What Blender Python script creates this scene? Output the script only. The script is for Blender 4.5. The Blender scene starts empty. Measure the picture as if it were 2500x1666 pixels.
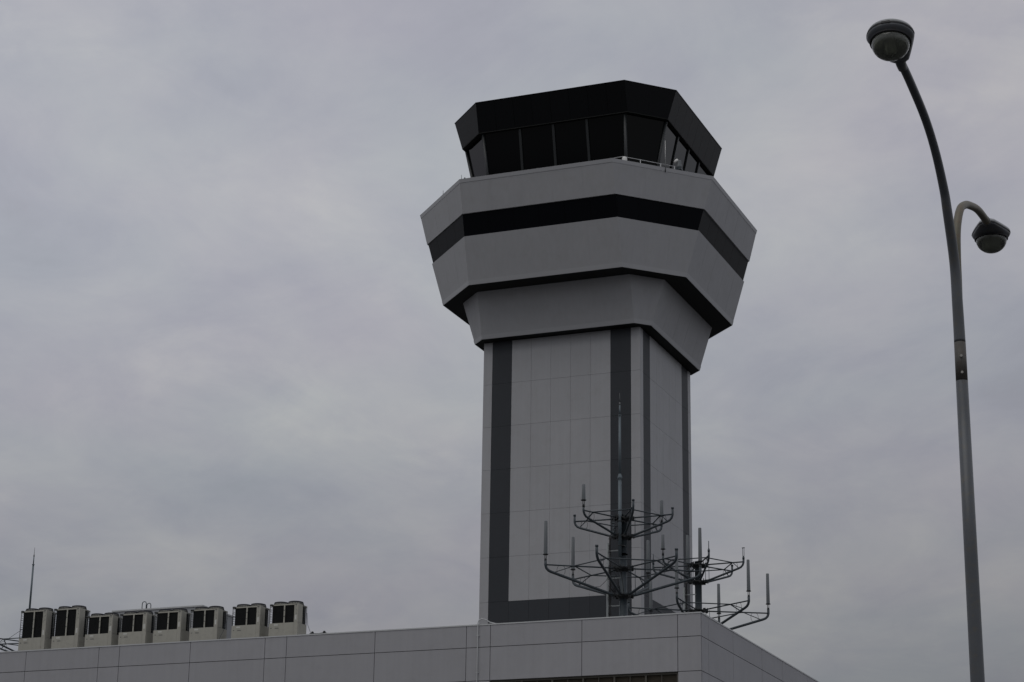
import bpy, bmesh, math, random
from mathutils import Vector, Matrix, Euler
random.seed(4)
R = math.radians
sc = bpy.context.scene
# ------------------------------------------------------------------ camera
cam_d = bpy.data.cameras.new("camera")
cam = bpy.data.objects.new("camera", cam_d)
sc.collection.objects.link(cam)
sc.camera = cam
cam_d.sensor_width = 36.0
cam_d.lens = 74.691
cam_d.clip_start = 0.1
cam_d.clip_end = 20000.0
PITCH, ROLL, YAW = R(17.67), R(0.84), R(22.11)
fwd = Vector((-math.sin(YAW) * math.cos(PITCH), math.cos(YAW) * math.cos(PITCH), math.sin(PITCH)))
rt = Vector((math.cos(YAW), math.sin(YAW), 0.0))
up = rt.cross(fwd)
r2 = math.cos(ROLL) * rt + math.sin(ROLL) * up
u2 = -math.sin(ROLL) * rt + math.cos(ROLL) * up
m = Matrix((r2, u2, -fwd)).transposed().to_4x4()
m.translation = (0, 0, 1.6)
cam.matrix_world = m
sc.render.resolution_x, sc.render.resolution_y = 1024, 682
# ------------------------------------------------------------------ world: overcast sky
W = bpy.data.worlds.new("World")
sc.world = W
W.use_nodes = True
nt = W.node_tree
nt.nodes.clear()
def N(nt, t, **kw):
    n = nt.nodes.new(t)
    for k, v in kw.items():
        setattr(n, k, v)
    return n
def math_(nt, op, a, b=None, c=None):
    n = nt.nodes.new('ShaderNodeMath'); n.operation = op
    for i, s in enumerate((a, b, c)):
        if s is None: continue
        if isinstance(s, (int, float)): n.inputs[i].default_value = s
        else: nt.links.new(s, n.inputs[i])
    return n.outputs[0]
SUN_EL, SUN_AZ = R(60), R(-165)          # azimuth measured from +Y towards +X
sky = N(nt, 'ShaderNodeTexSky', sky_type='NISHITA', sun_disc=False)
sky.sun_elevation = SUN_EL
sky.sun_rotation = SUN_AZ
sky.air_density = 1.5; sky.dust_density = 4.0
tc = N(nt, 'ShaderNodeTexCoord')
sep = N(nt, 'ShaderNodeSeparateXYZ')
nt.links.new(tc.outputs['Generated'], sep.inputs[0])
zc = math_(nt, 'MAXIMUM', sep.outputs[2], 0.0)
zd = math_(nt, 'ADD', zc, 0.30)
px = math_(nt, 'DIVIDE', sep.outputs[0], zd)
py = math_(nt, 'DIVIDE', sep.outputs[1], zd)
comb = N(nt, 'ShaderNodeCombineXYZ')
nt.links.new(px, comb.inputs[0]); nt.links.new(py, comb.inputs[1])
def wnoise(scale, detail, rough, dist=0.0, off=(0, 0, 0), sx=1.0, sy=1.0):
    mp = N(nt, 'ShaderNodeMapping'); mp.inputs['Location'].default_value = off
    mp.inputs['Scale'].default_value = (sx, sy, 1)
    nt.links.new(comb.outputs[0], mp.inputs[0])
    n = N(nt, 'ShaderNodeTexNoise'); n.inputs['Scale'].default_value = scale
    n.inputs['Detail'].default_value = detail; n.inputs['Roughness'].default_value = rough
    n.inputs['Distortion'].default_value = dist
    nt.links.new(mp.outputs[0], n.inputs['Vector'])
    return n.outputs[0]
n1 = wnoise(2.6, 6, 0.56, 0.45, (3.1, 1.7, 0))
n2 = wnoise(7.0, 7, 0.62, 0.5, (0.4, 5.2, 0))
n3 = wnoise(2.6, 3, 0.5, 0.0, (7.7, 2.2, 0))
clump = math_(nt, 'ADD', math_(nt, 'MULTIPLY', math_(nt, 'SUBTRACT', n1, 0.5), 0.62),
              math_(nt, 'MULTIPLY', math_(nt, 'SUBTRACT', n2, 0.5), 0.34))
n4 = wnoise(4.1, 7, 0.6, 0.6, (9.4, 3.3, 0))
ws = N(nt, 'ShaderNodeMapRange', interpolation_type='SMOOTHSTEP'); ws.inputs[1].default_value = 0.54; ws.inputs[2].default_value = 0.74; ws.inputs[4].default_value = 0.11
nt.links.new(n4, ws.inputs[0])
clump = math_(nt, 'ADD', clump, ws.outputs[0])
# brightness: darker toward the horizon, a little brighter to either side
bm_ = N(nt, 'ShaderNodeMapRange', interpolation_type='SMOOTHSTEP')
bm_.inputs[1].default_value = 0.06; bm_.inputs[2].default_value = 0.38; bm_.inputs[3].default_value = 0.168; bm_.inputs[4].default_value = 0.385
nt.links.new(zc, bm_.inputs[0])
base = math_(nt, 'ADD', bm_.outputs[0], math_(nt, 'MULTIPLY', zc, 0.06))
side = math_(nt, 'MULTIPLY', math_(nt, 'ABSOLUTE', math_(nt, 'ADD', sep.outputs[0], 0.12)), 0.13)
fb = math_(nt, 'MULTIPLY', sep.outputs[1], 0.012)
lum = math_(nt, 'ADD', math_(nt, 'ADD', base, side), fb)
lum = math_(nt, 'MULTIPLY', lum, math_(nt, 'ADD', 1.0, clump))
lum = math_(nt, 'MULTIPLY', lum, 9.6)
tint = N(nt, 'ShaderNodeMix', data_type='RGBA')
tint.inputs[6].default_value = (0.955, 0.968, 1.085, 1)
tint.inputs[7].default_value = (1.01, 1.008, 1.03, 1)
tf = N(nt, 'ShaderNodeMapRange'); tf.inputs[1].default_value = -0.08; tf.inputs[2].default_value = 0.12
nt.links.new(clump, tf.inputs[0]); nt.links.new(tf.outputs[0], tint.inputs[0])
tint2 = N(nt, 'ShaderNodeMix', data_type='RGBA', blend_type='MULTIPLY')
tint2.inputs[0].default_value = 1.0
nt.links.new(tint.outputs[2], tint2.inputs[6])
cr = N(nt, 'ShaderNodeMix', data_type='RGBA')
cr.inputs[6].default_value = (1.015, 0.99, 1.01, 1); cr.inputs[7].default_value = (0.975, 1.01, 1.0, 1)
tf2 = N(nt, 'ShaderNodeMapRange'); tf2.inputs[1].default_value = 0.38; tf2.inputs[2].default_value = 0.62
nt.links.new(n3, tf2.inputs[0]); nt.links.new(tf2.outputs[0], cr.inputs[0])
nt.links.new(cr.outputs[2], tint2.inputs[7])
sc_ = N(nt, 'ShaderNodeVectorMath', operation='SCALE')
nt.links.new(tint2.outputs[2], sc_.inputs[0]); nt.links.new(lum, sc_.inputs['Scale'])
mx = N(nt, 'ShaderNodeMix', data_type='RGBA')
mx.inputs[0].default_value = 0.93
nt.links.new(sky.outputs[0], mx.inputs[6]); nt.links.new(sc_.outputs[0], mx.inputs[7])
bg = N(nt, 'ShaderNodeBackground'); bg.inputs[1].default_value = 0.1
nt.links.new(mx.outputs[2], bg.inputs[0])
wo = N(nt, 'ShaderNodeOutputWorld'); nt.links.new(bg.outputs[0], wo.inputs[0])
# ------------------------------------------------------------------ sun (veiled)
sl = bpy.data.lights.new("sun", 'SUN'); sl.energy = 0.5; sl.angle = R(50); sl.color = (1.0, 0.975, 0.94)
so = bpy.data.objects.new("sun", sl); sc.collection.objects.link(so)
sdir = Vector((math.sin(SUN_AZ) * math.cos(SUN_EL), math.cos(SUN_AZ) * math.cos(SUN_EL), math.sin(SUN_EL)))
so.rotation_euler = sdir.to_track_quat('Z', 'Y').to_euler()
so.location = sdir * 200
sc.view_settings.view_transform = 'Standard'
sc.view_settings.look = 'None'
sc.view_settings.exposure = 0.0
sc.view_settings.gamma = 1.0
sc.view_settings.use_curve_mapping = False
# ------------------------------------------------------------------ materials
def mat(name, col, rough=0.6, metal=0.0, spec=0.5, var=0.08, nscale=(1, 1, 1), ns=0.6, streak=0.0,
        bump=0.0, bscale=30.0, col2=None, patch=0.0, trans=0.0, island=0.0):
    M = bpy.data.materials.new(name); M.use_nodes = True
    t = M.node_tree; b = t.nodes['Principled BSDF']
    b.inputs['Roughness'].default_value = rough; b.inputs['Metallic'].default_value = metal
    b.inputs['Specular IOR Level'].default_value = spec
    if trans: b.inputs['Transmission Weight'].default_value = trans
    geo = t.nodes.new('ShaderNodeNewGeometry')
    mp = t.nodes.new('ShaderNodeMapping'); mp.inputs['Scale'].default_value = nscale
    t.links.new(geo.outputs['Position'], mp.inputs[0])
    n = t.nodes.new('ShaderNodeTexNoise'); n.inputs['Scale'].default_value = ns
    n.inputs['Detail'].default_value = 5; n.inputs['Roughness'].default_value = 0.6
    t.links.new(mp.outputs[0], n.inputs['Vector'])
    f = math_(t, 'ADD', 1.0, math_(t, 'MULTIPLY', math_(t, 'SUBTRACT', n.outputs[0], 0.5), 2 * var))
    if streak:
        mp2 = t.nodes.new('ShaderNodeMapping'); mp2.inputs['Scale'].default_value = (4.0, 4.0, 0.12)
        t.links.new(geo.outputs['Position'], mp2.inputs[0])
        s = t.nodes.new('ShaderNodeTexNoise'); s.inputs['Scale'].default_value = 1.6
        s.inputs['Detail'].default_value = 4
        t.links.new(mp2.outputs[0], s.inputs['Vector'])
        f = math_(t, 'MULTIPLY', f, math_(t, 'ADD', 1.0, math_(t, 'MULTIPLY', math_(t, 'SUBTRACT', s.outputs[0], 0.5), 2 * streak)))
    if island:
        f = math_(t, 'MULTIPLY', f, math_(t, 'ADD', 1.0, math_(t, 'MULTIPLY', math_(t, 'SUBTRACT', geo.outputs['Random Per Island'], 0.5), 2 * island)))
    src = None
    if col2 is not None:
        p = t.nodes.new('ShaderNodeTexNoise'); p.inputs['Scale'].default_value = ns * 3.1
        p.inputs['Detail'].default_value = 6; p.inputs['Roughness'].default_value = 0.65
        t.links.new(mp.outputs[0], p.inputs['Vector'])
        mr = t.nodes.new('ShaderNodeMapRange'); mr.inputs[1].default_value = 0.5; mr.inputs[2].default_value = 0.72
        mr.inputs[4].default_value = patch
        t.links.new(p.outputs[0], mr.inputs[0])
        mxx = t.nodes.new('ShaderNodeMix'); mxx.data_type = 'RGBA'
        mxx.inputs[6].default_value = (*col, 1); mxx.inputs[7].default_value = (*col2, 1)
        t.links.new(mr.outputs[0], mxx.inputs[0]); src = mxx.outputs[2]
    v = t.nodes.new('ShaderNodeVectorMath'); v.operation = 'SCALE'
    if src: t.links.new(src, v.inputs[0])
    else: v.inputs[0].default_value = col
    t.links.new(f, v.inputs['Scale'])
    t.links.new(v.outputs[0], b.inputs['Base Color'])
    if bump:
        bn = t.nodes.new('ShaderNodeTexNoise'); bn.inputs['Scale'].default_value = bscale; bn.inputs['Detail'].default_value = 4
        t.links.new(geo.outputs['Position'], bn.inputs['Vector'])
        bp = t.nodes.new('ShaderNodeBump'); bp.inputs['Strength'].default_value = bump; bp.inputs['Distance'].default_value = 0.02
        t.links.new(bn.outputs[0], bp.inputs['Height']); t.links.new(bp.outputs[0], b.inputs['Normal'])
    return M
M = {
 'tower_white': mat('tower_white_panel', (.385, .388, .398), .65, spec=.3, var=.07, streak=.06, bump=.1, bscale=6, col2=(.355, .355, .355), patch=.6, island=.018),
 'trim': mat('tower_trim_metal', (.415, .42, .43), .5, spec=.4, var=.04),
 'joint': mat('joint_sealant', (.16, .16, .165), .9, var=.05),
 'stripe': mat('dark_stripe_panel', (.036, .040, .046), .6, spec=.3, var=.08, streak=.06, island=.06),
 'cab_black': mat('cab_black_cladding', (.0028, .0033, .0042), .45, spec=.14, var=.2, streak=.12, island=.12),
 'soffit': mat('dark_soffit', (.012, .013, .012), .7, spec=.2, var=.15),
 'glass': mat('tinted_glass', (.0012, .0016, .0022), .06, spec=.15, var=.1),
 'bandglass': mat('dark_band_glass', (.003, .0036, .0055), .45, spec=.08, var=.1),
 'mullion': mat('mullion_metal', (.012, .015, .016), .45, spec=.5, var=.05),
 'roofdark': mat('roof_membrane', (.12, .12, .12), .85, var=.15),
 'concrete': mat('facade_concrete_panel', (.355, .355, .368), .7, spec=.3, var=.07, streak=.06, bump=.12, bscale=5, col2=(.33, .33, .338), patch=.6, island=.015),
 'coping': mat('coping_metal', (.50, .51, .51), .45, spec=.5, var=.06),
 'steel': mat('dark_galvanized_steel', (.040, .052, .060), .5, .3, var=.15, ns=3, col2=(.065, .072, .078), patch=.5),
 'steelblack': mat('black_steel', (.018, .02, .021), .55, .2, var=.2, ns=3),
 'rod': mat('pale_galvanized_steel', (.115, .142, .158), .5, .3, var=.12, ns=3),
 'antenna': mat('antenna_grey_plastic', (.135, .148, .155), .55, var=.05, ns=2),
 'conduit': mat('pale_conduit', (.26, .28, .28), .5, var=.12, ns=3),
 'cable': mat('black_cable', (.012, .012, .013), .5, var=.1),
 'ac': mat('beige_painted_metal', (.40, .39, .335), .5, var=.08, ns=2, streak=.10, col2=(.32, .305, .262), patch=.6),
 'acwhite': mat('pale_sticker', (.62, .62, .58), .5, var=.06, ns=6),
 'coil': mat('black_coil_fins', (.010, .011, .011), .7, spec=.25, var=.3, ns=4),
 'guard': mat('wire_guard_grey', (.11, .115, .115), .5, .3, var=.1, ns=4),
 'fan': mat('fan_shroud_plastic', (.20, .20, .18), .6, var=.3, ns=9, col2=(.05, .05, .055), patch=.8),
 'fancap': mat('fan_guard_black', (.012, .013, .022), .6, var=.2),
 'room': mat('penthouse_grey', (.36, .37, .38), .7, var=.06),
 'blind': mat('brown_blind', (.17, .145, .11), .7, var=.12, ns=2),
 'frame': mat('window_frame_metal', (.10, .092, .075), .5, .3, var=.08),
 'white': mat('white_plastic', (.72, .72, .69), .45, var=.05),
 'asphalt': mat('asphalt', (.05, .05, .052), .9, var=.25, ns=.5, bump=.3, bscale=60),
 'lamp': mat('lamp_grey_paint', (.085, .092, .10), .42, .25, var=.16, ns=5, col2=(.12, .105, .075), patch=.55),
 'lamptop': mat('lamp_canopy_paint', (.24, .25, .25), .35, .1, var=.08, ns=4),
 'lamparm': mat('weathered_lamp_arm', (.13, .12, .085), .5, .2, var=.2, ns=5, col2=(.15, .085, .05), patch=.6),
 'rust': mat('rusty_pole_sleeve', (.085, .082, .074), .6, .15, var=.3, ns=9, col2=(.085, .058, .036), patch=.7),
 'bolt': mat('bright_bolt', (.33, .32, .29), .4, .5, var=.05),
 'seal': mat('rubber_seal', (.01, .01, .012), .6, var=.1),
 'reflector': mat('lamp_reflector', (.55, .56, .52), .2, .9, var=.2, ns=12),
}
def glassmat():
    g = bpy.data.materials.new('lamp_bowl_glass'); g.use_nodes = True
    b = g.node_tree.nodes['Principled BSDF']
    b.inputs['Base Color'].default_value = (.50, .52, .46, 1); b.inputs['Roughness'].default_value = .05
    b.inputs['Transmission Weight'].default_value = .93; b.inputs['IOR'].default_value = 1.45
    t = g.node_tree
    tc = t.nodes.new('ShaderNodeTexCoord'); w = t.nodes.new('ShaderNodeTexWave')
    w.inputs['Scale'].default_value = 16; w.inputs['Distortion'].default_value = 3
    t.links.new(tc.outputs['Object'], w.inputs['Vector'])
    bp = t.nodes.new('ShaderNodeBump'); bp.inputs['Strength'].default_value = .06; bp.inputs['Distance'].default_value = .01
    t.links.new(w.outputs[1], bp.inputs['Height']); t.links.new(bp.outputs[0], b.inputs['Normal'])
    return g
M['bowl'] = glassmat()
# ------------------------------------------------------------------ mesh helpers
C = sc.collection
class MB:
    def __init__(s): s.v = []; s.f = []; s.sm = []; s.mi = []; s.cur = 0
    def add(s, vs, fs, smooth=False):
        o = len(s.v); s.v += [tuple(v) for v in vs]
        for i, f in enumerate(fs):
            s.f.append([o + k for k in f]); s.sm.append(smooth[i] if isinstance(smooth, list) else smooth); s.mi.append(s.cur)
        return s
    def box(s, a, b, rz=0.0, about=None):
        x0, y0, z0 = a; x1, y1, z1 = b
        vs = [(x0, y0, z0), (x1, y0, z0), (x1, y1, z0), (x0, y1, z0), (x0, y0, z1), (x1, y0, z1), (x1, y1, z1), (x0, y1, z1)]
        if rz:
            cx, cy = about or ((x0 + x1) / 2, (y0 + y1) / 2); c_, s_ = math.cos(rz), math.sin(rz)
            vs = [(cx + (x - cx) * c_ - (y - cy) * s_, cy + (x - cx) * s_ + (y - cy) * c_, z) for x, y, z in vs]
        return s.add(vs, [(0, 3, 2, 1), (4, 5, 6, 7), (0, 1, 5, 4), (1, 2, 6, 5), (2, 3, 7, 6), (3, 0, 4, 7)])
    def ringstack(s, rings, cap0=True, cap1=True, smooth=False):
        n = len(rings[0]); vs = [p for r in rings for p in r]; fs = []; sm = []
        for k in range(len(rings) - 1):
            for i in range(n):
                j = (i + 1) % n
                fs.append((k * n + i, k * n + j, (k + 1) * n + j, (k + 1) * n + i)); sm.append(smooth)
        if cap0: fs.append(tuple(range(n - 1, -1, -1))); sm.append(False)
        if cap1: fs.append(tuple((len(rings) - 1) * n + i for i in range(n))); sm.append(False)
        return s.add(vs, fs, sm)
    def lathe(s, prof, c=(0, 0, 0), n=24, cap0=True, cap1=True, smooth=True):
        rings = [[(c[0] + r * math.cos(2 * math.pi * i / n), c[1] + r * math.sin(2 * math.pi * i / n), c[2] + z) for i in range(n)] for r, z in prof]
        return s.ringstack(rings, cap0, cap1, smooth)
    def tube(s, pts, r, n=10, rs=None):
        P = [Vector(p) for p in pts]; rings = []
        t0 = (P[1] - P[0]).normalized()
        a = Vector((0, 0, 1)) if abs(t0.z) < .9 else Vector((1, 0, 0))
        u = t0.cross(a).normalized()
        for i, p in enumerate(P):
            t = (P[min(i + 1, len(P) - 1)] - P[max(i - 1, 0)]).normalized()
            u = (u - t * u.dot(t)).normalized(); w = t.cross(u)
            rr = rs[i] if rs else r
            rings.append([p + (u * math.cos(2 * math.pi * k / n) + w * math.sin(2 * math.pi * k / n)) * rr for k in range(n)])
        return s.ringstack(rings, True, True, True)
    def quadcell(s, q, u0, u1, v0, v1, t, off=0.0):
        # q = p00,p10,p11,p01 seen from outside (counter-clockwise); a slab t thick
        p = [Vector(x) for x in q]
        nrm = (p[1] - p[0]).cross(p[3] - p[0]).normalized()
        def L(u, v): return p[0] * (1 - u) * (1 - v) + p[1] * u * (1 - v) + p[2] * u * v + p[3] * (1 - u) * v
        o = [L(u0, v0), L(u1, v0), L(u1, v1), L(u0, v1)]
        back = [x + nrm * (off) for x in o]; fr = [x + nrm * (off + t) for x in o]
        return s.add(back + fr, [(0, 3, 2, 1), (4, 5, 6, 7), (0, 1, 5, 4), (1, 2, 6, 5), (2, 3, 7, 6), (3, 0, 4, 7)])
    def build(s, name, m, parent=None, loc=None, label=None):
        me = bpy.data.meshes.new(name); me.from_pydata(s.v, [], s.f); 
        for x in (m if isinstance(m, (list, tuple)) else [m]): me.materials.append(x)
        for i, p in enumerate(me.polygons): p.use_smooth = s.sm[i]; p.material_index = s.mi[i]
        bm = bmesh.new(); bm.from_mesh(me); bmesh.ops.recalc_face_normals(bm, faces=bm.faces); bm.to_mesh(me); bm.free()
        me.update()
        o = bpy.data.objects.new(name, me); C.objects.link(o)
        if parent: o.parent = parent
        if loc: o.location = loc
        if label: o['label'] = label
        return o
def tag(o, label=None, cat=None, group=None, kind=None):
    if label: o['label'] = label
    if cat: o['category'] = cat
    if group: o['group'] = group
    if kind: o['kind'] = kind
    return o
def empty(name, loc, label, cat, group=None):
    o = bpy.data.objects.new(name, None); C.objects.link(o); o.location = loc; o.empty_display_size = .3
    return tag(o, label, cat, group)
def kids(o): return [c for c in bpy.data.objects if c.parent == o]
def copy_tree(o, parent=None):
    c = o.copy(); C.objects.link(c); c.parent = parent
    for ch in kids(o): copy_tree(ch, c)
    return c
# ------------------------------------------------------------------ ground
g = MB(); g.add([(-6000, -6000, 0), (6000, -6000, 0), (6000, 6000, 0), (-6000, 6000, 0)], [(0, 1, 2, 3)])
tag(g.build('ground', M['asphalt']), kind='structure')
pv = MB(); pv.box((-96, 64, 0.0), (-16, 74.0 - .02, .14)); pv.box((-22.3, 74 - .02, 0), (-16, 118, .14))
tag(pv.build('pavement', mat('pavement_slabs', (.22, .22, .21), .85, var=.12, bump=.2)), kind='structure')
# ------------------------------------------------------------------ low building
XC, YF, ZT, ZR = -22.46, 74.0, 15.84, 15.2
XL, YB = -92.0, 116.0
B = empty('terminal_building', (XC, YF, 0), 'long low pale grey panelled building with flat parapet roof running across the foreground', 'building')
def L(x, y, z): return (x - XC, y - YF, z)
TH, GAP = .06, .024
core = MB()
zj = 14.97
winx = []          # window bays along the front
x = -23.37
while x > XL + 9:
    winx.append((x - 7.38, x)); x -= 8.68
# backing wall shell (recessed by panel thickness), with openings handled as bands
storeys = [(13.70, 11.95), (9.70, 7.95), (5.70, 3.95)]
def face_panels(mb, o, ux, length, splits, rows, n):
    # vertical panels on plane through o, along unit ux, normal n
    for k in range(len(splits) - 1):
        a, b = splits[k], splits[k + 1]
        for z0, z1, skip in rows:
            if skip and skip(a, b): continue
            p0 = Vector(o) + Vector(ux) * (a + GAP / 2); p1 = Vector(o) + Vector(ux) * (b - GAP / 2)
            q = [(p0.x, p0.y, z0 + GAP / 2), (p1.x, p1.y, z0 + GAP / 2), (p1.x, p1.y, z1 - GAP / 2), (p0.x, p0.y, z1 - GAP / 2)]
            mb.quadcell(q, 0, 1, 0, 1, TH, -TH)
fw = MB()
splits = [0.0]; bays = []
x = XC
xs = [XC, -23.36]
x = -23.36
while x > XL + 9:
    bays.append((x - 7.38, x))
    xs += [x - 3.70, x - 7.38]; x -= 7.38
    xs += [x - 1.30]; x -= 1.30
    # strip of about a metre and a third between bays
xs.append(XL)
# measured joints in view override the regular ones
meas = [XC, -23.35, -27.08, -30.77, -31.76, -35.61, -39.46, -40.42, -43.80, -47.10, -48.08, -51.60, -55.30]
bays = [(-30.77, -23.35), (-39.46, -31.76), (-47.10, -40.42), (-55.30, -48.08)]
xs = list(meas); x = -56.3; xs.append(x)
while x > XL + 9:
    bays.append((x - 7.4, x)); xs += [x - 3.7, x - 7.4, x - 8.4]; x -= 8.4
xs.append(XL)
xs = sorted(set(xs)); 
inbay = lambda a, b: any(a >= p - .01 and b <= q + .01 for p, q in bays)
rows = [(zj, ZT - .038 + GAP / 2, None), (13.70, zj, None)]
prev = 13.70
for i, (z1, z0) in enumerate(storeys):
    rows.append((z0, z1, inbay))
    nz = storeys[i + 1][0] if i + 1 < 3 else 0.14
    rows.append((nz, z0, None))
def loc_rows(f, oy): pass
face_panels(fw, L(0, YF, 0), (1, 0, 0), 0, [a for a in xs], rows, None)
ys = [YF + .07, 74.94, 78.2, 82.3, 85.5, 89.6, 92.9, 97.0, 100.3, 104.3, 107.6, 111.7, YB - .07]
for k in range(len(ys) - 1):
    for z0, z1, _ in rows:
        q = [L(XC, ys[k] + GAP / 2, z0 + GAP / 2), L(XC, ys[k + 1] - GAP / 2, z0 + GAP / 2), L(XC, ys[k + 1] - GAP / 2, z1 - GAP / 2), L(XC, ys[k] + GAP / 2, z1 - GAP / 2)]
        fw.quadcell(q, 0, 1, 0, 1, TH, -TH)
fw.build('panelled_wall', M['concrete'], B)
bk = MB()
d = .09
yb = YF + TH + .002
bk.box(L(XL, yb, ZR), L(XC - TH - .002, yb + .22, ZT - .04))
bk.box(L(XL, yb, 13.70), L(XC - TH - .002, yb + .22, ZR))
zlast = 13.70
for i, (z1, z0) in enumerate(storeys):
    nz = storeys[i + 1][0] if i + 1 < 3 else 0.0
    bk.box(L(XL, yb, nz), L(XC - TH - .002, yb + .22, z0))
    for a, b in zip(xs[:-1], xs[1:]):
        if not inbay(a, b): bk.box(L(a, yb, z0), L(b if b < XC - .1 else XC - TH - .002, yb + .22, z1))
bk.box(L(XC - TH - .224, yb + .222, 0), L(XC - TH - .002, YB, ZT - .04))
bk.box(L(XL, YB - .25, 0), L(XC - TH - .226, YB, ZT - .04))
bk.box(L(XL - .25, yb, 0), L(XL - .002, YB, ZT - .04))
bk.build('structural_wall', M['joint'], B)
rf = MB(); rf.box(L(XL, yb + .222, ZR - .3), L(XC - TH - .226, YB - .252, ZR)); rf.build('roof', M['roofdark'], B)
cp = MB()
cp.box(L(XL - .27, YF - .018, ZT - .036), L(XC + .018, YF + .33, ZT + .012))
cp.box(L(XC - .33, YF + .332, ZT - .036), L(XC + .018, YB + .02, ZT + .012))
cp.build('parapet_coping', M['coping'], B)
# windows
def window(x0, x1, z0, z1):
    f = MB(); w = .07; yy = YF + .10
    f.box(L(x0, yy, z1 - w), L(x1, yy + .1, z1)); f.box(L(x0, yy, z0), L(x1, yy + .1, z0 + w))
    n = 6
    for i in range(n + 1):
        xx = x0 + (x1 - x0 - w) * i / n
        f.box(L(xx, yy, z0 + w), L(xx + w, yy + .1, z1 - w))
        if i < n:
            xm = xx + (x1 - x0 - w) / n / 2
            f.box(L(xm + .015, yy + .02, z0 + w), L(xm + .045, yy + .08, z1 - w))
    fr = f.build('window', M['frame'], B)
    bl = MB()
    z = z1 - .09
    while z > z0 + .1:
        bl.add([L(x0 + .08, yy + .12, z), L(x1 - .08, yy + .12, z), L(x1 - .08, yy + .15, z - .035), L(x0 + .08, yy + .15, z - .035)], [(0, 1, 2, 3)])
        z -= .045
    bl.box(L(x0 + .02, yy + .17, z0), L(x1 - .02, yy + .19, z1))
    bl.build('louvre', M['blind'], fr)
for (a, b) in bays:
    for z1, z0 in storeys: window(a + .004, b - .004, z0, z1)
# thin conduit clipped on the wall, hooked over the parapet
cd = MB()
hx = -31.27
cd.tube([L(hx, YF - .05, .14), L(hx, YF - .05, 15.9), L(hx + .03, YF - .045, 15.99), L(hx + .13, YF - .02, 16.05), L(hx + .26, YF + .05, 16.03),
         L(hx + .42, YF + .12, 15.93), L(hx + .62, YF + .2, 15.88), L(hx + .95, YF + .3, 15.87)], .022)
for z in (4, 6.5, 9, 11.5, 14.0, 15.4): cd.box(L(hx - .05, YF - .06, z), L(hx + .05, YF - .001, z + .03))
cd.build('wall_conduit', M['coping'], B)
cc = MB()
for xx in (-38.38, -37.86):
    cc.box(L(xx - .10, YF + .02, ZT + .013), L(xx + .10, YF + .14, ZT + .045)); cc.lathe([(.05, .0), (.055, .05), (.02, .08)], L(xx, YF + .08, ZT + .045), 10)
cc.tube([L(-38.38, YF + .08, ZT + .04), L(-38.1, YF + .08, ZT + .03), L(-37.86, YF + .08, ZT + .06)], .012, 6)
cc.build('cable_clamp', M['steelblack'], B)
# ------------------------------------------------------------------ rooftop plant room
RM = empty('rooftop_plant_room', (-52.8, 87.5, ZR), 'plain grey box-shaped plant room on the roof behind the air conditioners', 'plant room')
w_ = MB(); w_.box((-2.45, -1.5, .0), (2.40, 1.5, 4.55)); w_.build('wall', M['room'], RM)
c_ = MB(); c_.box((-2.5, -1.55, 4.552), (2.45, 1.55, 4.62)); c_.build('roof_edge', M['coping'], RM)
for yy in (-1.35, -.93):
    l_ = MB(); l_.tube([(-.96, yy, 4.62), (-.96, yy, 4.90), (-.93, yy, 4.97), (-.85, yy, 5.0), (-.77, yy, 4.97), (-.74, yy, 4.90), (-.74, yy, 4.62)], .020, 8)
    l_.build('hatch_rail', M['steel'], RM)

# ------------------------------------------------------------------ control tower
CX, CY = -34.442, 95.02
T = empty('control_tower', (CX, CY, 0), 'tall white and black airport control tower with flared octagonal cab', 'control tower')
HW = 4.0
zrows = [0.0, 3.2, 5.35, 7.5, 9.6, 11.7, 13.82, 15.93, 18.03, 20.14, 22.27, 24.40, 26.52, 28.65, 30.79, 32.92]
usp = [0.0, .46, 1.48] + [1.48 + 1.008 * k for k in range(1, 5)] + [6.52, 7.54, 8.0]
faces4 = [((-HW, -HW), (HW, -HW)), ((HW, -HW), (HW, HW)), ((HW, HW), (-HW, HW)), ((-HW, HW), (-HW, -HW))]
pw = MB(); stripes = []; bands = []
for (ax, ay), (bx, by) in faces4:
    q = [(ax, ay, 0), (bx, by, 0), (bx, by, 1), (ax, ay, 1)]
    def cell(mb, u0, u1, z0, z1, gap=.007):
        qq = [(ax, ay, z0), (bx, by, z0), (bx, by, z1), (ax, ay, z1)]
        e = gap / 8.0
        g0 = 0.0 if u0 <= 0 else e; g1 = 0.0 if u1 >= 8 else e
        hz = .0045 / (z1 - z0)
        # mitre-free corner: the slabs of two faces butt via the inset
        u0_ = u0 / 8.0 + (g0 if u0 > 0 else TH / 8.0 * (1 if ay == by else 0)); u1_ = u1 / 8.0 - (g1 if u1 < 8 else TH / 8.0 * (1 if ay == by else 0))
        if ay == by:
            if u0 <= 0: u0_ = 0.0
            if u1 >= 8: u1_ = 1.0
        else:
            if u0 <= 0: u0_ = TH / 8.0 + .0005
            if u1 >= 8: u1_ = 1 - TH / 8.0 - .0005
        mb.quadcell(qq, u0_, u1_, hz, 1 - hz, TH, -TH)
    s1 = MB(); s2 = MB(); bb = MB()
    for k in range(len(zrows) - 1):
        z0, z1 = zrows[k], zrows[k + 1]
        cell(pw, usp[0], usp[1], z0, z1); cell(pw, usp[8], usp[9], z0, z1)
        cell(s1, usp[1], usp[2], z0, z1, .004); cell(s2, usp[7], usp[8], z0, z1, .004)
        for j in range(2, 7):
            if z1 <= 20.2 and z0 > 17.9: cell(bb, usp[j], usp[j + 1], z0, z1, .004)
            else: cell(pw, usp[j], usp[j + 1], z0, z1, .006 if j % 2 else .0015)
    s1.build('dark_stripe', M['stripe'], T); s2.build('dark_stripe', M['stripe'], T); bb.build('dark_base_band', M['stripe'], T)
pw.build('shaft_panels', M['tower_white'], T)
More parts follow.
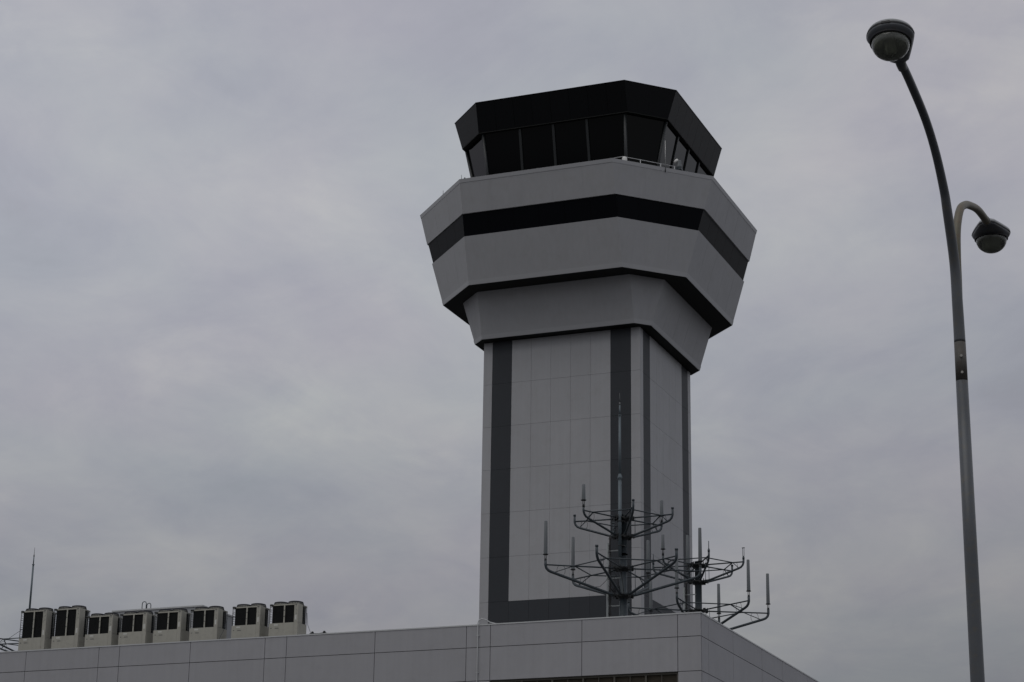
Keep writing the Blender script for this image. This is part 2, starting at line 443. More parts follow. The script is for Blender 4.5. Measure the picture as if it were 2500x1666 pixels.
sh = MB(); sh.box((-HW + TH, -HW + TH, 0), (HW - TH, HW - TH, 33.0)); sh.build('shaft_core', mat('tower_joint_dark', (.27, .27, .27), .9, var=.05), T)
def octo(a, z, h=3.9):
    c = [(-a, -h), (-h, -a), (h, -a), (a, -h), (a, h), (h, a), (-h, a), (-a, h)]
    return [(x, y, z) for x, y in c]
def A(z, z0, a0, z1, a1): return a0 + (a1 - a0) * (z - z0) / (z1 - z0)
def shell(name, m, z0, a0, z1, a1, thick=.25, cap=False, open_top=False):
    b = MB()
    o0, o1 = octo(a0, z0), octo(a1, z1)
    for i in range(8):
        n = 5 if i % 2 == 1 else 3
        for k in range(1, n): b.quadcell([o0[i], o0[(i + 1) % 8], o1[(i + 1) % 8], o1[i]], k / n - .0008, k / n + .0008, .1, .995, .0025, .0012)
    if open_top:
        outer = [octo(a0, z0), octo(a1, z1)]; 
        inner = [octo(a1 - thick, z1), octo(a0 - thick, z0)]
        b.ringstack([outer[0], outer[1], inner[0], inner[1]], False, False)
        n = 8; vs = outer[0] + inner[1]
        b.add(vs, [(i, (i + 1) % n, n + (i + 1) % n, n + i) for i in range(n)])
    else: b.ringstack([octo(a0, z0), octo(a1, z1)], True, True)
    return b.build(name, m, T)
# skirt below the wide ring
shell('lower_skirt', M['tower_white'], 32.98, 4.53, 35.17, 5.215)
tr = MB(); tr.ringstack([octo(4.53 + .012, 32.955), octo(4.60 + .012, 33.16), octo(4.60 - .02, 33.16), octo(4.53 - .02, 32.955)], False, False)
tr.ringstack([octo(4.53 - .02, 32.955), octo(4.542, 32.955)], False, False); tr.build('skirt_trim', M['trim'], T)
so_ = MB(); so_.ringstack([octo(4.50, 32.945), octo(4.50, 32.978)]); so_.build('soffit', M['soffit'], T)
# wide lower white band
shell('lower_white_band', M['tower_white'], 35.20, 6.29, 37.44, 6.95)
tr = MB(); tr.ringstack([octo(6.28 + .014, 35.172), octo(6.345 + .014, 35.385), octo(6.345 - .02, 35.385), octo(6.28 - .02, 35.172)], False, False)
tr.build('lower_band_trim', M['trim'], T)
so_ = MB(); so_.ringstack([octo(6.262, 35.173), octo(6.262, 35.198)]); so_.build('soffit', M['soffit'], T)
# dark window ribbon (slightly recessed), with panes as cells
rb = MB(); h = 3.88
rb.ringstack([octo(6.86, 37.442), octo(7.16, 38.498)]); 
rbo = rb.build('window_ribbon', M['seal'], T)
def octo_faces(a0, z0, a1, z1):
    o0, o1 = octo(a0, z0), octo(a1, z1)
    return [[o0[i], o0[(i + 1) % 8], o1[(i + 1) % 8], o1[i]] for i in range(8)]
rp = MB()
for i, q in enumerate(octo_faces(6.865, 37.45, 7.165, 38.49)):
    n = 6 if i % 2 == 1 else 4
    for k in range(n): rp.quadcell(q, k / n + .0008, (k + 1) / n - .0008, .0, 1., .02, .002)
rp.build('ribbon_pane', M['bandglass'], rbo)
# upper white band / parapet of the gallery
shell('upper_white_band', M['tower_white'], 38.50, 7.25, 39.95, 7.627, .22, open_top=True)
tr = MB(); tr.ringstack([octo(7.627 + .014, 39.952), octo(7.678 + .014, 40.13), octo(7.45, 40.13), octo(7.40, 39.952)], False, False)
tr.ringstack([octo(7.40, 39.952), octo(7.641, 39.952)], False, False)
tr.build('gallery_coping', M['trim'], T)
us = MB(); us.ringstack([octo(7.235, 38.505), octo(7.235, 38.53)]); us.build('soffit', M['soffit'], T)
dk = MB(); dk.ringstack([octo(7.10, 38.9), octo(7.12, 39.1)]); dk.build('gallery_deck', M['roofdark'], T)
# cab: glass walls leaning outwards
GA0, GA1, GH0, GH1 = 4.38, 5.30, 3.50, 3.72
gz0, gz1 = 39.10, 43.40
o0, o1 = octo(GA0, gz0, GH0), octo(GA1, gz1, GH1)
ci = MB(); ci.ringstack([octo(GA0 - .12, gz0, GH0 - .04), octo(GA1 - .12, gz1, GH1 - .04)]); ci.build('cab_core', M['seal'], T)
for i in range(8):
    q = [o0[i], o0[(i + 1) % 8], o1[(i + 1) % 8], o1[i]]
    L0 = (Vector(q[1]) - Vector(q[0])).length; L1 = (Vector(q[2]) - Vector(q[3])).length
    xs_ = [-1.75, 0.0, 1.75] if i % 2 == 1 else []
    cuts = [(0.0, 0.0)] + [(.5 + t / L0, .5 + t / L1) for t in xs_] + [(1.0, 1.0)]
    def pt(u, v): 
        a = Vector(q[0]).lerp(Vector(q[1]), u); c = Vector(q[3]).lerp(Vector(q[2]), v); return a, c
    for k in range(len(cuts) - 1):
        a0_, c0_ = pt(*cuts[k]); a1_, c1_ = pt(*cuts[k + 1])
        b = MB(); b.quadcell([a0_, a1_, c1_, c0_], .006, .994, .0, 1., .03, -.06); b.build('cab_window', M['glass'], T)
    for k in range(1, len(cuts) - 1):
        a0_, c0_ = pt(*cuts[k]); d_ = (Vector(q[1]) - Vector(q[0])).normalized() * .062
        b = MB(); b.quadcell([a0_ - d_, a0_ + d_, c0_ + d_, c0_ - d_], 0, 1, .0, 1., .09, -.05); b.build('mullion', M['mullion'], T)
for i in range(8):
    b = MB(); b.tube([o0[i], o1[i]], .085, 8); b.build('mullion', M['mullion'], T)
# roof fascia, flat black with thin panel seams
b = MB(); b.ringstack([octo(5.40, 43.46, 3.85), octo(5.83, 44.88, 3.9)]); fc = b.build('cab_fascia', M['cab_black'], T)
b = MB()
for i, q in enumerate(octo_faces(5.455, 43.45, 5.885, 44.87)):
    n = 8 if i % 2 == 1 else 2
    for k in range(n): b.quadcell(q, k / n + .0007, (k + 1) / n - .0007, .0, 1., .03, -.03)
b.build('cladding_panel', M['cab_black'], fc)
b = MB(); b.ringstack([octo(5.90, 44.872), octo(5.91, 44.91)]); b.build('roof_edge', M['cab_black'], T)
b = MB(); b.ringstack([octo(5.45, 43.41), octo(5.45, 43.448)]); b.build('soffit', M['soffit'], T)
b = MB(); b.lathe([(.1, 44.91), (.1, 45.1), (.02, 45.1)], (0, 0, 0), 12); 
# gallery handrail at the near corner
hr = MB()
hr.tube([(3.35, -5.9, 40.9), (3.83, -5.9, 40.91), (5.79, -3.88, 40.9)], .018, 8)
for t in (0.0, .33, .72, .985):
    xx, yy = 3.83 + (5.79 - 3.83) * t, -5.9 + (5.9 - 3.88) * t
    hr.tube([(xx, yy, 39.1), (xx, yy, 40.9)], .022, 8)
hr.build('gallery_handrail', M['coping'], T)
# small things on the gallery edge
wb = empty('equipment_box', (CX + 3.92, CY - 5.95, 39.1), 'small rounded white box at the bend of the gallery handrail', 'box')
b = MB(); b.lathe([(.11, 1.3), (.125, 1.36), (.125, 1.66), (.10, 1.74), (.04, 1.77)], (0, 0, 0), 16); b.build('housing', M['white'], wb)
b = MB(); b.tube([(0, 0, 0), (0, 0, 1.3)], .04, 8); b.build('post', M['guard'], wb)
wa = empty('whip_antenna', (CX + 5.88, CY - 5.70, 40.0), 'thin white whip antenna standing on the near gallery edge beside the handrail', 'antenna')
b = MB(); b.tube([(0, 0, -.1), (0, 0, .55)], .022, 8); b.build('base_tube', M['guard'], wa)
b = MB(); b.tube([(0, 0, .55), (0, 0, 1.05), (0, 0, 1.52)], .02, 8, [.022, .016, .008]); b.build('whip', M['white'], wa)
sv = empty('gallery_camera', (CX + 6.25, CY - 4.70, 39.1), 'white camera on a stubby cone mount at the right end of the gallery handrail', 'camera')
b = MB(); b.tube([(0, 0, 0), (0, 0, 1.32)], .05, 8); b.tube([(0, 0, 1.2), (-.32, -.25, 1.1)], .025, 6); b.tube([(0, 0, 1.22), (.3, .22, 1.05)], .02, 6)
b.box((-.14, -.14, 1.22), (.14, .14, 1.33)); b.tube([(-.3, -.3, 1.14), (.12, -.05, 1.36)], .02, 6); b.build('bracket', M['steel'], sv)
b = MB(); b.lathe([(.15, 1.34), (.14, 1.42), (.10, 1.62), (.10, 1.68), (.085, 1.72), (.03, 1.74)], (0, 0, 0), 16); b.build('cone_mount', M['antenna'], sv)
b = MB(); b.tube([(-.20, -.12, 1.60), (-.12, -.07, 1.70), (-.06, -.04, 1.76)], .07, 10, [.06, .085, .07]); b.build('lens_head', M['white'], sv)
b = MB(); b.tube([(-.08, -.02, 1.72), (.0, .0, 1.66)], .025, 8); b.tube([(-.08, -.02, 1.74), (-.03, -.01, 1.82)], .012, 6); b.build('joint_arm', M['steelblack'], sv)
for i, (dx, dy, z, lab) in enumerate(((-3.85, -7.56, 40.13, 'short whip antenna on the left front corner of the gallery edge'), (-5.50, -6.0, 40.13, 'short whip antenna on the left slanting gallery edge'))):
    ra = empty('rod_antenna', (CX + dx, CY + dy, z), lab, 'antenna', 'short whips on the left gallery edge')
    b = MB(); b.tube([(0, 0, 0), (0, 0, .26)], .012, 6, [.012, .01]); b.build('whip', M['guard'], ra)
    b = MB(); b.tube([(0, 0, .03), (.16, .03, .03)], .014, 6); b.lathe([(.035, .02), (.035, .1), (.015, .12)], (.16, .03, 0), 10); b.build('lamp_arm', M['steelblack'], ra)
# ------------------------------------------------------------------ antenna masts
ZA, ZAL, ZB, ZBL = 20.54 - ZR, 19.80 - ZR, 18.53 - ZR, 17.44 - ZR
def P(r, a, z): return (r * math.cos(R(a)), r * math.sin(R(a)), z)
def make_antenna(parent, r, a, z, kind):
    x, y, _ = P(r, a, 0)
    if kind in ('tall', 'short'):
        h = 1.33 if kind == 'tall' else .62
        b = MB(); b.lathe([(.076, z + .42), (.078, z + .43), (.064, z + .42 + h - .02), (.055, z + .42 + h)], (x, y, 0), 14)
        an = b.build('antenna', M['antenna'], parent)
        c = MB(); c.lathe([(.105, z + .390), (.105, z + .418)], (x, y, 0), 14)
        c.tube([(x - .03, y, z + .2), (x - .03, y, z + .395)], .014, 6); c.tube([(x + .03, y, z + .2), (x + .03, y, z + .395)], .014, 6)
        c.lathe([(.05, z + .12), (.055, z + .2), (.04, z + .24)], (x, y, 0), 10)
        c.build('antenna_base', M['steelblack'], an)
    elif kind == 'rod':
        b = MB(); b.lathe([(.05, z + .14), (.055, z + .22), (.025, z + .3)], (x, y, 0), 10); b.tube([(x, y, z + .28), (x, y, z + .62)], .017, 6); b.build('antenna', M['steel'], parent)
    elif kind == 'fork':
        b = MB(); b.lathe([(.05, z + .1), (.055, z + .18), (.025, z + .26)], (x, y, 0), 10)
        b.tube([(x - .025, y, z + .2), (x - .025, y, z + .62)], .013, 6); b.tube([(x + .035, y, z + .24), (x + .035, y, z + .64)], .010, 6); b.box((x - .06, y - .02, z + .6), (x + .06, y + .02, z + .63)); b.build('antenna', M['steel'], parent)
def tier(parent, rad, a0, zu, zl, kinds, mid, r_arm=.05):
    # flanges
    for z in (zu, zl):
        b = MB(); b.lathe([(.16, z - .17), (.30, z - .05), (.40, z - .05), (.40, z + .0), (.16, z + .0)], (0, 0, 0), 6, smooth=False)
        for k in range(6):
            x, y, _ = P(.36, a0 + 60 * k, 0); b.box((x - .05, y - .04, z - .10), (x + .05, y + .04, z + .06))
            x, y, _ = P(.42, a0 + 60 * k + 20, 0); b.lathe([(.02, z - .09), (.02, z + .07)], (x, y, 0), 6)
        b.build('flange', M['steelblack'], parent)
    mids = []
    for k in range(6):
        a = a0 + 60 * k; kd = kinds[k]
        pts = [P(.20, a, zl + .0), P(.42, a, zl + .02), P(.55, a, zl + .05)]
        ze = zu - .22
        pts += [P(rad - .24, a, ze - .06 ), P(rad - .12, a, ze - .005), P(rad - .04, a, ze + .08), P(rad, a, ze + .2), P(rad, a, zu + .16 if kd in ('tall', 'short', 'rod', 'fork') else zu + .27)]
        b = MB(); b.tube(pts, r_arm, 10)
        if kd == 'stub': b.lathe([(r_arm + .012, zu + .22), (r_arm + .012, zu + .285)], P(rad, a, 0), 10)
        arm = b.build('arm', M['steel'], parent)
        b = MB(); b.tube([P(.38, a, zu - .02), P(rad - .03, a, zu)], .030, 8); b.build('radial_brace', M['steel'], arm)
        mids.append((P(rad * mid, a, zu), a))
        make_antenna(parent, rad, a, zu, kd)
        # cable loop between brace and arm
        if kd not in ('none',):
            r1 = rad * .80; zm = zl + .05 + (zu - .28 - zl - .05) * (r1 - .55) / (rad - .79)
            cy_ = (zu + zm) / 2; rr = abs(zu - zm) / 2 + .02
            lp = [P(r1 + rr * .75 * math.cos(t), a, cy_ + rr * math.sin(t)) for t in [math.pi * 2 * j / 14 - .4 for j in range(12)]]
            b = MB(); b.tube(lp, .008, 5); b.build('cable', M['cable'], parent)
    for k in range(6):
        (p, a), (q, _) = mids[k], mids[(k + 1) % 6]
        b = MB(); b.tube([p, q], .025, 8); b.build('ring_brace', M['steel'], parent)
        # diagonal from the ring to the neighbouring arm elbow
        a2 = a0 + 60 * k
        rb_ = rad * .90; zb_ = zl + .05 + (zu - .28 - zl - .05) * (rb_ - .55) / (rad - .79)
        b = MB(); b.tube([P(rad * mid, a2, zu), P(rb_, a2, zb_)], .018, 6); b.build('diagonal_brace', M['steel'], parent)
def mast(loc, label, ka, kb, rod=True, pipe=True, dz=0.0):
    T_ = empty('antenna_mast', (loc[0], loc[1], ZR + dz), label, 'antenna mast', 'antenna masts on the roof')
    b = MB(); b.lathe([(.34, 0), (.34, .05), (.17, .07), (.165, ZBL), (.15, ZBL + .01), (.15, ZA + .10), (.155, ZA + .10), (.155, ZA + .14)], (0, 0, 0), 16)
    for k in range(8):
        x, y, _ = P(.25, 45 * k, 0); b.box((x - .08, y - .012, .05), (x + .08, y + .012, .5), R(45 * k))
    b.build('column', M['steel'], T_)
    tier(T_, 2.05, 0, ZA, ZAL, ka, .76, .045)
    tier(T_, 3.10, 30, ZB, ZBL, kb, .63, .055)
    if rod:
        x, y = -.035, -.30
        b = MB(); z0 = 18.93 - ZR
        b.tube([(x, y, z0), (x, y, 22.02 - ZR)], .068, 12)
        b.tube([(x, y, 22.0 - ZR), (x, y, 24.70 - ZR)], .05, 12, [.055, .048]); b.tube([(x, y, 24.70 - ZR), (x, y, 25.12 - ZR)], .03, 10)
        b.lathe([(.07, 21.97 - ZR), (.072, 22.02 - ZR), (.100, 22.10 - ZR), (.100, 22.13 - ZR), (.056, 22.27 - ZR), (.05, 22.29 - ZR)], (x, y, 0), 8, smooth=False)
        b.lathe([(.066, 24.66 - ZR), (.066, 24.70 - ZR)], (x, y, 0), 12)
        lr = b.build('lightning_rod', M['rod'], T_)
        b = MB(); b.lathe([(.032, 25.12 - ZR), (.036, 25.16 - ZR), (.02, 25.24 - ZR)], (x, y, 0), 10); b.tube([(x, y, 25.2 - ZR), (x, y, 25.62 - ZR)], .012, 6, [.013, .008]); b.build('rod_tip', M['guard'], lr)
        b = MB()
        for z in (20.33, 19.35):
            b.lathe([(.078, z - ZR), (.078, z - ZR + .04)], (x, y, 0), 12); b.box((x + .02, y - .03, z - ZR), (x + .17, 0, z - ZR + .035))
        for k in range(6): b.box((x + .0, y + .05, z0 + .1 + .0 * k), (x + .22, 0, z0 + .14))
        b.build('rod_clamp', M['steelblack'], T_)
    if pipe:
        b = MB(); b.tube([(-.62, -.1, 19.55 - ZR), (-.62, -.1, 16.5 - ZR), (-.64, -.12, 16.35 - ZR), (-.78, -.2, 16.22 - ZR), (-.9, -.3, 16.2 - ZR)], .045, 10)
        for z in (19.2, 18.1, 17.0): b.box((-.62, -.13, z - ZR), (0, -.09, z - ZR + .04))
        b.build('cable_conduit', M['conduit'], T_)
        b = MB()
        for j, dx in enumerate((-.54, -.51, -.485)):
            pts = [(dx + .012 * math.sin(i * 1.7 + j), -.12, 19.85 - ZR - i * .23) for i in range(19)]
            b.tube(pts, .016, 6)
        for i in range(16): b.box((-.57, -.145, 19.7 - ZR - .27 * i), (-.44, -.09, 19.715 - ZR - .27 * i))
        for j in range(4):
            a = 200 + j * 25
            b.tube([P(.30 + .1 * j, a, ZBL + .05), P(.5 + .08 * j, a - 6, ZBL + .30), P(.52, a + 5, ZBL + .55 + .1 * j), P(.36, a + 12, ZBL + .35), P(.3, a + 15, ZBL + .1)], .014, 6)
        b.tube([(-.5, -.12, ZBL + 1.0), (-.6, -.25, ZBL + .6), (-.85, -.35, ZBL + .33), (-1.2, -.5, ZBL + .30)], .010, 6)
        b.build('cable_bundle', M['cable'], T_)
    b = MB()
    for dx, dy in ((.36, -.1), (.46, .1), (-.3, .3), (-.34, -.12)):
        b.tube([(dx, dy, ZAL), (dx, dy, ZA)], .012, 6); b.tube([(dx, dy, ZBL), (dx, dy, ZB)], .012, 6)
    b.build('hanger_rod', M['steel'], T_)
    return T_
# tier A arms at 0,60,..300 deg ; tier B arms at 30,90,..330 deg
mast((-26.82, 78.0), 'nearest roof mast, with a tall pale lightning rod rising in front of the tower',
     ['stub', 'short', 'stub', 'stub', 'short', 'stub'], ['tall', 'tall', 'tall', 'tall', 'stub', 'stub'])
mast((-26.68, 87.61), 'roof mast without a rod at the right corner, silhouetted against sky beside the tower',
     ['fork', 'stub', 'tall', 'rod', 'short', 'rod'], ['tall', 'tall', 'tall', 'stub', 'tall', 'tall'], rod=False)
mast((-65.85, 94.75), 'far roof mast hidden behind the leftmost air conditioner, its thin rod rising above',
     ['stub', 'stub', 'stub', 'stub', 'stub', 'stub'], ['stub', 'stub', 'stub', 'stub', 'stub', 'stub'], dz=-.28)
# ------------------------------------------------------------------ air conditioners
ACW, ACD = 1.30, .80
def make_ac(tall):
    zl = 16.76 - 15.62; zt = (17.93 if tall else 17.53) - 15.62   # local heights above the plinth
    E_ = empty('air_conditioner', (0, 0, 0), 'x', 'air conditioner', 'air conditioners in a row on the roof')
    b = MB()
    b.box((0, 0, 0), (1.12, .012, zl)); b.box((1.126, 0, 0), (ACW, .012, zl - .0)); 
    b.box((0.002, .014, .002), (ACW - .002, ACD - .002, zl - .004)); b.box((.66, -.003, .0), (.666, -.0002, zl))
    b.build('lower_casing', M['ac'], E_)
    b = MB()   # solid right front column and corner
    b.box((1.125, .0, zl + .004), (ACW, .40, zt)); b.cur = 1
    rr = random.Random(3 if tall else 5)
    for _ in range(30):
        z = zt - .02 - rr.random() ** 1.6 * .5; x = 1.20 + rr.gauss(0, .03); s = .004 + rr.random() * .010
        b.box((x, -.0025, z - s * rr.uniform(1, 3)), (x + s, -.0005, z))
    b.box((1.15, -.003, zt - .05), (1.25, -.0005, zt - .02))
    b.build('control_cabinet', [M['ac'], M['guard']], E_)
    b = MB()
    b.box((.0, .02, zt - .05), (1.123, .05, zt)); b.box((.0, .05, zt - .05), (1.123, ACD, zt)); b.box((1.125, .402, zt - .05), (ACW, ACD, zt))
    b.box((.645, .0, zl), (.70, .03, zt - .052))
    b.build('top_frame', M['ac'], E_)
    b = MB()
    b.box((.10, .06, zl + .002), (.642, .09, zt - .052)); b.box((.703, .06, zl + .002), (1.122, .09, zt - .052)); b.box((.10, .092, zl + .002), (.13, ACD - .1, zt - .052))
    b.box((ACW - .06, .404, zl + .002), (ACW - .03, .56, zt - .052)); b.box((ACW - .06, .60, zl + .002), (ACW - .03, ACD - .06, zt - .052)); b.box((.13, ACD - .12, zl + .002), (ACW - .07, ACD - .1, zt - .052))
    # fins
    z = zl + .03
    while z < zt - .07:
        b.box((.10, .052, z), (.642, .0595, z + .006)); b.box((.703, .052, z), (1.122, .0595, z + .006)); z += .03
    b.build('coil', M['coil'], E_)
    b = MB()
    def wire(p, q, r=.006): b.tube([p, q], r, 5)
    for (x, y) in ((.015, .015), (.015, ACD - .02), (ACW - .015, ACD - .02)): b.tube([(x, y, zl), (x, y, zt - .02)], .014, 6)
    b.tube([(.015, .015, zt - .04), (.03, .0, zt + .0), (.10, -.012, zt - .005), (.14, .02, zt - .02)], .03, 8)
    nz = int((zt - zl) / .09)
    for k in range(1, nz):
        z = zl + (zt - zl) * k / nz
        wire((.015, .015, z), (.015, ACD - .02, z), .005); wire((.015, .015, z), (.10, .04, z), .005); wire((ACW - .015, .44, z), (ACW - .015, ACD - .02, z), .004)
    for yy in (.57, .68): b.box((ACW - .03, yy, zl), (ACW - .01, yy + .025, zt - .052))
    for k in (.33, .66):
        z = zl + (zt - zl) * k; b.box((.65, -.012, z), (.695, -.001, z + .02)); b.box((.0, -.004, z), (.09, .012, z + .02))
    b.tube([(ACW - .01, ACD - .02, zt - .03), (ACW + .0, .42, zt - .02)], .013, 6)
    b.build('wire_guard', M['guard'], E_)
    for k, xx in enumerate((.325, .975)):
        b = MB(); b.lathe([(.318, zt), (.312, zt + .05), (.30, zt + .09), (.295, zt + .095)], (xx, .40, 0), 28, smooth=True)
        fh = b.build('fan_shroud', M['fan'], E_)
        b = MB(); b.lathe([(.306, zt + .085), (.304, zt + .130), (.24, zt + .148), (.15, zt + .156), (.02, zt + .158)], (xx, .40, 0), 28)
        for j in range(28):
            t = 2 * math.pi * j / 28
            b.tube([(xx + .30 * math.cos(t), .40 + .30 * math.sin(t), zt + .10), (xx + .322 * math.cos(t), .40 + .322 * math.sin(t), zt + .05), (xx + .322 * math.cos(t), .40 + .322 * math.sin(t), zt + .005)], .008, 4)
        b.build('fan_guard', M['fancap'], fh)
    b = MB(); b.box((.22, -.003, zl - .10), (.40, -.0005, zl - .045)); b.build('sticker', M['acwhite'], E_)
    b = MB(); b.box((1.17, -.003, zl + .10), (1.24, -.0005, zl + .30)); b.build('sticker', M['acwhite'], E_)
    b = MB()
    b.lathe([(.028, -.0035), (.028, -.0005)], (0, 0, 0), 12)
    b.v = [(x * 1.2 + .10, z, y * .6 + zl - .20) for x, y, z in b.v]
    xx = .27
    for w in (.025, .03, .018, .03, .022, .028, .02): b.box((xx, -.003, zl - .21), (xx + w * .8, -.0005, zl - .190)); xx += w
    b.box((.27, -.003, zl - .226), (.45, -.0005, zl - .219))
    b.build('printed_mark', M['guard'], E_)
    return E_
YA, ZP = 76.0, 15.62
lefts = [-53.43, -51.77, -50.12, -48.47, -46.80, -45.07, -43.10, -41.37]
labs = ['tall beige air conditioner at the far left end of the rooftop row',
 'tall beige air conditioner standing highest, second in the row from the left end',
 'short beige air conditioner just right of the two tall ones, sky behind its fans',
 'short beige air conditioner in front of the ladder hoops of the plant room',
 'short beige air conditioner in front of the middle of the grey plant room roof edge',
 'short beige air conditioner left of the wide gap in the row',
 'short beige air conditioner right of the wide gap, next to the end unit',
 'beige air conditioner at the right end of the row beside a guy wire']
tallp = make_ac(True); shortp = make_ac(False)
for i, (lx, lb) in enumerate(zip(lefts, labs)):
    src = tallp if i < 2 else shortp
    o = src if i in (0, 2) else copy_tree(src)
    o.location = (lx, YA, ZP); o['label'] = lb
rails = MB()
for y in (YA + .12, YA + .66): rails.box((-53.9, y, ZR), (-39.8, y + .1, ZP - .002))
tag(rails.build('steel_plinth', M['steel']), 'pair of low steel rails under the row of air conditioners behind the parapet', 'plinth')
def wire_thing(pts, lab):
    b = MB(); b.tube(pts, .009, 5); tag(b.build('guy_wire', M['steel']), lab, 'wire', 'guy wires of the air conditioners')
wire_thing([(-40.06, 76.78, 17.25), (-39.6, 76.0, 16.6), (-38.46, 74.12, ZT + .03)], 'thin guy wire slanting down right from the end air conditioner to the parapet')
wire_thing([(-53.41, 76.7, 17.5), (-53.9, 75.8, 16.7), (-54.35, 74.3, ZT + .03)], 'thin guy wire slanting down left from the leftmost air conditioner')
wire_thing([(-43.76, 76.78, 17.25), (-43.6, 76.2, 16.6), (-43.35, 75.0, ZR + .3)], 'thin guy wire crossing the gap between sixth and seventh air conditioners')
# ------------------------------------------------------------------ street lamp
LP = empty('street_lamp', (-2.843, 16.761, 0), 'slender grey twin-arm street lamp with a high front lantern and a lower rear lantern', 'street lamp')
hx_, hy_ = -.076, -.997
def H(s, z): return (s * hx_, s * hy_, z)
def cr_spline(P, n=8):
    out = []
    for i in range(len(P) - 1):
        p0 = Vector(P[max(i - 1, 0)]); p1 = Vector(P[i]); p2 = Vector(P[i + 1]); p3 = Vector(P[min(i + 2, len(P) - 1)])
        for k in range(n):
            t = k / n
            out.append(.5 * ((2 * p1) + (-p0 + p2) * t + (2 * p0 - 5 * p1 + 4 * p2 - p3) * t * t + (-p0 + 3 * p1 - 3 * p2 + p3) * t ** 3))
    out.append(Vector(P[-1])); return out
b = MB(); b.tube([(0, 0, 0), (0, 0, 1.0), (0, 0, 3.6), (0, 0, 5.2), (0, 0, 6.60)], .05, 24, [.072, .068, .0575, .053, .049])
b.box((-.14, -.14, 0), (.14, .14, .03)); b.build('pole', M['lamp'], LP)
b = MB(); b.tube([(0, 0, 6.602), (0, 0, 6.93)], .049, 24, [.0485, .0475]); sl_ = b.build('sleeve', M['rust'], LP)
b = MB()
vdir = Vector((2.843, -16.761, 0)).normalized()
for z in (6.66, 6.80):
    c = vdir * .046 + Vector((.006, 0, z)); b.tube([c, c + vdir * .018], .011, 8)
b.build('bolt', M['bolt'], sl_)
up_c = [H(0, 6.93), H(.01, 7.25), H(.04, 7.62), H(.19, 8.02), H(.27, 8.19), H(.48, 8.44), H(.76, 8.63), H(1.17, 8.78), H(1.43, 8.85)]
pu = cr_spline(up_c); nn = len(pu)
b = MB(); b.tube(pu, .03, 20, [.0475 - .013 * min(1, i / (nn - 1) * 1.5) for i in range(nn)]); b.build('upper_arm', M['lamp'], LP, label='long front arm curving up toward the viewer')
lo_c = [H(0.0, 7.05), H(-.035, 7.45), H(-.05, 7.70), H(-.10, 7.96), H(-.24, 8.18), H(-.42, 8.29), H(-.60, 8.35), H(-.89, 8.41), H(-1.20, 8.41)]
pl = cr_spline(lo_c); nn = len(pl)
b = MB(); b.tube(pl, .034, 20, [.036 - .003 * i / nn for i in range(nn)]); b.build('lower_arm', M['lamparm'], LP, label='short rear arm of weathered brownish metal')
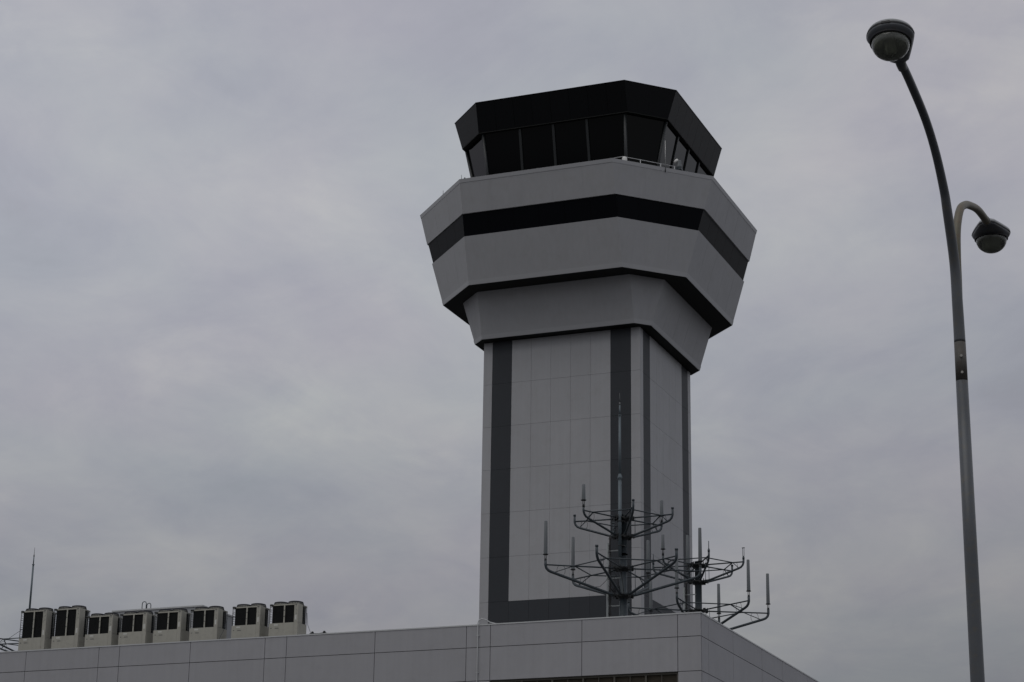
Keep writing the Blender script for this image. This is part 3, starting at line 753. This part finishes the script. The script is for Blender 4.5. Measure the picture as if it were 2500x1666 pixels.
def lantern(loc, dirv, tilt, swing, scl, label):
    # local frame: +x nose, z up. neck at x=-.30
    hd = bpy.data.objects.new('lantern', None); C.objects.link(hd); hd.parent = LP; hd['label'] = label
    hd.location = loc; hd.rotation_euler = Euler((0, -tilt, math.atan2(dirv[1], dirv[0]) + swing), 'XYZ'); hd.scale = (scl,) * 3
    n = 40
    HWD, NX, WN = .180, -.36, .040
    def outline(s):
        pts = []
        for i in range(n):
            t = 2 * math.pi * i / n
            x, y = HWD * math.cos(t), HWD * math.sin(t)
            if x < -.02:
                u = 1 - min(1.0, abs(math.pi - t) / (math.pi / 2)); u = 1 - u   # 1 at side, 0 at neck
                x = NX * (1 - u) ** .9
                e = min(1.0, u / .18)
                y = math.copysign((WN + (HWD - WN) * min(1.0, u) ** .95) * (e if u < .18 else 1), y)
            pts.append((x * s, y * s))
        return pts
    def ring(s, z, dx=0): return [(x + dx, y, z) for x, y in outline(s)]
    can = MB(); can.ringstack([ring(1.0, .008), ring(.99, .020), ring(.94, .038), ring(.82, .056), ring(.62, .070), ring(.36, .079), ring(.1, .082)], True, True, True)
    can.cur = 1; can.box((.160, -.03, -.006), (.184, .035, .012)); can.cur = 0
    can.build('canopy', [M['lamptop'], M['seal']], hd)
    sea = MB(); sea.ringstack([ring(1.012, -.004), ring(1.012, .006)]); sea.build('seam', M['seal'], hd)
    bod = MB()
    # lower body narrows to the circular opening of the bowl
    def mixr(s, z, f):
        o = outline(s); res = []
        for i, (x, y) in enumerate(o):
            t = 2 * math.pi * i / n
            xr, yr = .150 * math.cos(t), .150 * math.sin(t)
            res.append((x * (1 - f) + xr * f, y * (1 - f) + yr * f, z))
        return res
    bod.ringstack([mixr(1.0, -.006, 0), mixr(.995, -.018, .10), mixr(.98, -.034, .40), mixr(.96, -.045, .80), mixr(.95, -.050, 1.0)], True, False, True)
    inner = [[(.144 * math.cos(2 * math.pi * i / n), .144 * math.sin(2 * math.pi * i / n), -.050) for i in range(n)],
             [(.142 * math.cos(2 * math.pi * i / n), .142 * math.sin(2 * math.pi * i / n), -.04) for i in range(n)]]
    bod.ringstack([mixr(.95, -.050, 1.0)] + inner, False, False, True)
    bod.build('housing', M['lamp'], hd)
    rg = MB(); rg.lathe([(.152, -.044), (.157, -.060), (.145, -.062)], (0, 0, 0), n, False, False); rg.build('rim', M['seal'], hd)
    rf_ = MB(); rf_.lathe([(.140, -.055), (.115, -.035), (.07, -.020), (.02, -.014)], (0, 0, 0), 32, False, True); rf_.build('reflector', M['reflector'], hd)
    k_ = 1.0 if scl < 1 else .55  # rear bulb oversized and pale, standing in for white highlights in its bowl
    bu = MB(); bu.lathe([(.014 * k_, -.02), (.04 * k_, -.05), (.056 * k_, -.095), (.035 * k_, -.140), (.006 * k_, -.158)], (0, 0, 0), 16); bu.build('bulb', M['acwhite'], hd)
    bw = MB()
    prof = [(.143, -.055), (.144, -.065)] + [(.144 * math.cos(t), -.065 - .128 * math.sin(t)) for t in [math.pi / 2 * j / 10 for j in range(1, 10)]] + [(.003, -.1935)]
    bw.lathe(prof, (0, 0, 0), n, False, True)
    pin = [(r_ * .97 - .000, z_ + .004) for r_, z_ in prof][::-1]
    bw.lathe(pin, (0, 0, 0), n, True, False); bw.build('glass_bowl', M['bowl'], hd)
    nk = MB(); nk.tube([(-.40, 0, -.002), (-.34, 0, .0), (-.24, 0, .01)], .04, 16, [.036, .04, .04]); nk.build('neck_collar', M['lamp'], hd)
    return hd
lantern((1.76 * hx_ + .022, 1.76 * hy_, 8.912), (hx_, hy_), R(13), R(3.5), 1.03, 'larger-looking front lantern seen from below')
lantern((-1.53 * hx_ - .045, -1.53 * hy_, 8.415), (-hx_, -hy_), R(0), R(7), .95, 'rear lantern pointing away with its bowl hanging below')
